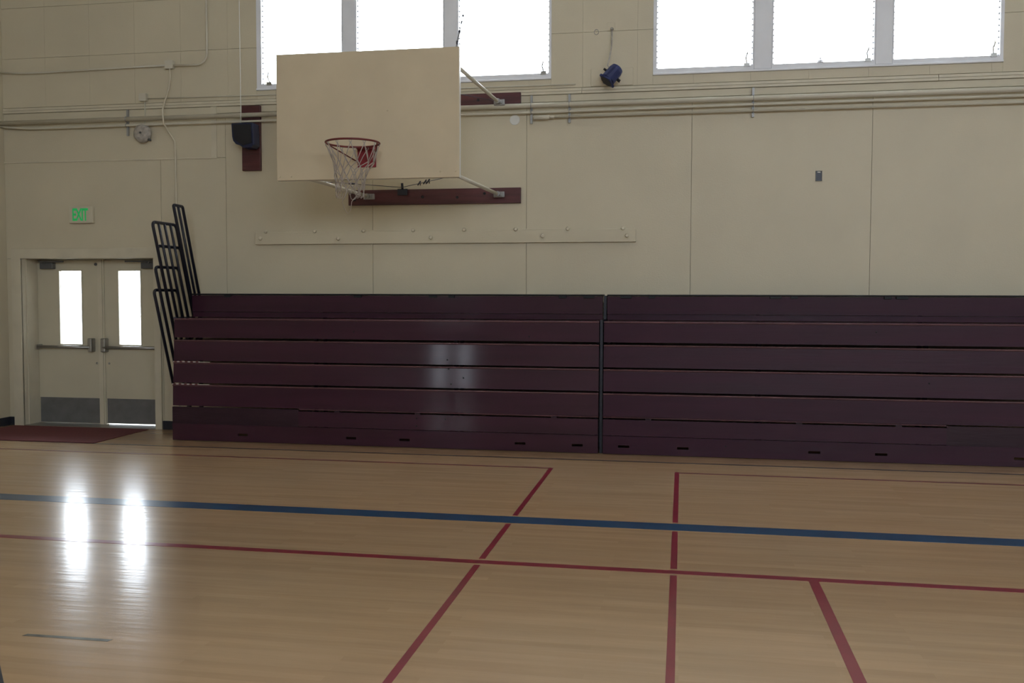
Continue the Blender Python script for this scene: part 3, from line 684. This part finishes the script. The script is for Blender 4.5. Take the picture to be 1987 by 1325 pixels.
rp = tag(MB().lathe((-1.888, WY, 3.632), (0, -1, 0), [(0.058, 0.0005), (0.058, 0.006), (0.052, 0.009)], 24).build('cover_plate', 'white'), 'round white blank cover plate just under the pipes', 'cover plate')
ob = thing('outlet_box', (1.42, WY, 2.94), 'small open dark outlet box on the bare wall at right', 'outlet')
fb = MB(); x0, x1, z0, z1 = 1.386, 1.452, 2.886, 2.994
fb.box(x0, x0 + 0.006, WY - 0.012, WY - 0.0005, z0, z1).box(x1 - 0.006, x1, WY - 0.012, WY - 0.0005, z0, z1).box(x0, x1, WY - 0.012, WY - 0.0005, z0, z0 + 0.006).box(x0, x1, WY - 0.012, WY - 0.0005, z1 - 0.006, z1)
fb.build('rim', 'closer', ob)
MB().box(x0 + 0.006, x1 - 0.006, WY - 0.006, WY - 0.0005, z0 + 0.006, z1 - 0.006).build('socket', 'navy', ob)
MB().box(x0 + 0.018, x1 - 0.018, WY - 0.009, WY - 0.006, z1 - 0.018, z1 - 0.010).build('yoke', 'pipe', ob)

# ------------------------------------------------------------------ spotlight between the window groups
L = thing('spotlight', (-0.80, 10.50, 4.06), 'blue spotlight hanging from a cord between the window groups', 'spotlight')
ax = Vector((-0.60, -0.25, -0.76)).normalized(); cc = Vector((-0.785, 10.43, 4.055))
def obox(mb, c, a, u, hw, hh, l0, l1):
    a = a.normalized(); s_ = a.cross(u).normalized(); u_ = s_.cross(a)
    P = []
    for l in (l0, l1):
        for i, j in ((-1, -1), (1, -1), (1, 1), (-1, 1)): P.append(c + a * l + s_ * hw * i + u_ * hh * j)
    mb.quad_box(P); return mb
Yv = Vector((0, -1, 0))
MB().lathe(cc, ax, [(0.045, -0.112), (0.068, -0.098), (0.078, -0.06), (0.080, 0.07)], 16).build('housing', 'blue', L)
MB().lathe(cc, ax, [(0.080, 0.07), (0.100, 0.074), (0.102, 0.098), (0.09, 0.10)], 4).build('colour_frame', 'blue', L)
MB().lathe(cc, ax, [(0.07, 0.1), (0.07, 0.103)], 16).build('lens', 'black', L)
sd = ax.cross(Yv).normalized()
ym = MB()
for sg in (-1, 1):
    p0 = cc + sd * 0.092 * sg + ax * 0.0
    ym.tube([p0, p0 + Vector((0, 0.10, 0))], 0.008, 6); ym.tube([cc + sd * 0.078 * sg, cc + sd * 0.112 * sg], 0.013, 6)
ym.tube([cc + sd * -0.092 + Vector((0, 0.10, 0)), cc + sd * 0.092 + Vector((0, 0.10, 0))], 0.008, 6)
ym.tube([cc + Vector((0, 0.10, 0)), cc + Vector((0, 0.165, 0))], 0.01, 6)
ym.build('yoke', 'black', L)
MB().box(-1.03, -0.565, WY - 0.012, WY - 0.0005, 3.975, 4.165).build('back_plate', 'wall', L, 0.003)
MB().tube([(-0.80, 10.575, 4.575), (-0.798, 10.56, 4.50), (-0.800, 10.53, 4.38), (-0.815, 10.47, 4.25), (-0.835, 10.43, 4.16), (-0.81, 10.43, 4.13)], 0.0075, 6).build('power_cord', 'bell', L)['label'] = 'grey power cord'
ws = thing('wall_socket', (-0.81, WY, 4.60), 'small cream socket plate where the spotlight cord starts', 'socket')
MB().box(-0.855, -0.765, WY - 0.008, WY - 0.0005, 4.575, 4.665).build('plate', 'wall', ws, 0.002)
MB().lathe((-0.80, WY - 0.008, 4.59), (0, -1, 0), [(0.018, 0), (0.016, 0.02), (0.01, 0.03)], 10).build('plug', 'bell', ws)
tag(MB().tube([(-0.972 + 0.024 * math.cos(t), WY - 0.004, 4.568 + 0.028 * math.sin(t)) for t in [2 * math.pi * i / 16 for i in range(16)]], 0.0035, 5, True).build('wall_ring', 'bell'), 'faint grey ring on the wall left of the spotlight cord', 'ring')

# ------------------------------------------------------------------ painted ledger board
ld = tag(MB().box(-5.012, -0.518, 10.555, WY - 0.0015, 2.252, 2.396).build('wall_board', 'wall', None, 0.003), 'long cream board with round knobs on the wall above the left bleachers', 'board')
for kx, kz in [(x, 2.402) for x in (-4.873, -4.26, -3.659, -3.063, -2.46, -1.863, -1.272, -0.658)] + [(-4.933, 2.321), (-3.962, 2.313), (-2.848, 2.316), (-1.557, 2.322), (-0.612, 2.320)]:
    MB().lathe((kx, 10.556 if kz < 2.39 else 10.575, kz), (0, -1, 0), [(0.010, 0), (0.010, 0.02), (0.021, 0.024), (0.022, 0.036), (0.014, 0.046)], 12).build('knob', 'trim', ld)
MB().box(-5.0, -0.53, 10.585, WY - 0.0015, 2.3965, 2.412).build('top_strip', 'wall', ld)

# ------------------------------------------------------------------ exit sign
ex = thing('exit_sign', (-7.30, WY, 2.63), 'pale exit sign with green letters above the double doors', 'exit sign')
MB().box(-7.462, -7.142, WY - 0.05, WY - 0.001, 2.530, 2.735).build('housing', 'trim', ex, 0.006)
MB().box(-7.447, -7.157, WY - 0.053, WY - 0.0501, 2.545, 2.720).build('face_plate', 'trim', ex)
tc = bpy.data.curves.new('exit_text', 'FONT'); tc.body = 'EXIT'; tc.size = 0.180; tc.extrude = 0.0015; tc.offset = 0.004; tc.align_x = 'CENTER'; tc.align_y = 'CENTER'; tc.space_character = 0.9
to = bpy.data.objects.new('tmp_text', tc); C.objects.link(to)
me = bpy.data.meshes.new_from_object(to.evaluated_get(bpy.context.evaluated_depsgraph_get())); bpy.data.objects.remove(to)
me.materials.clear(); me.materials.append(M['exit'])
xs_ = [v.co.x for v in me.vertices]; ys_ = [v.co.y for v in me.vertices]
wx, wy = max(xs_) - min(xs_), max(ys_) - min(ys_); mx_, my_ = (max(xs_) + min(xs_)) / 2, (max(ys_) + min(ys_)) / 2
for v in me.vertices:
    x, y, z = v.co; v.co = ((x - mx_) * 0.21 / wx, -z - 0.0, (y - my_) * 0.152 / wy)
lt = bpy.data.objects.new('lettering', me); C.objects.link(lt); lt.parent = ex
lt.location = (-7.305 + 7.30, -0.0545, 2.635 - 2.63); lt['label'] = 'green letters reading EXIT'

bpy.context.view_layer.update()
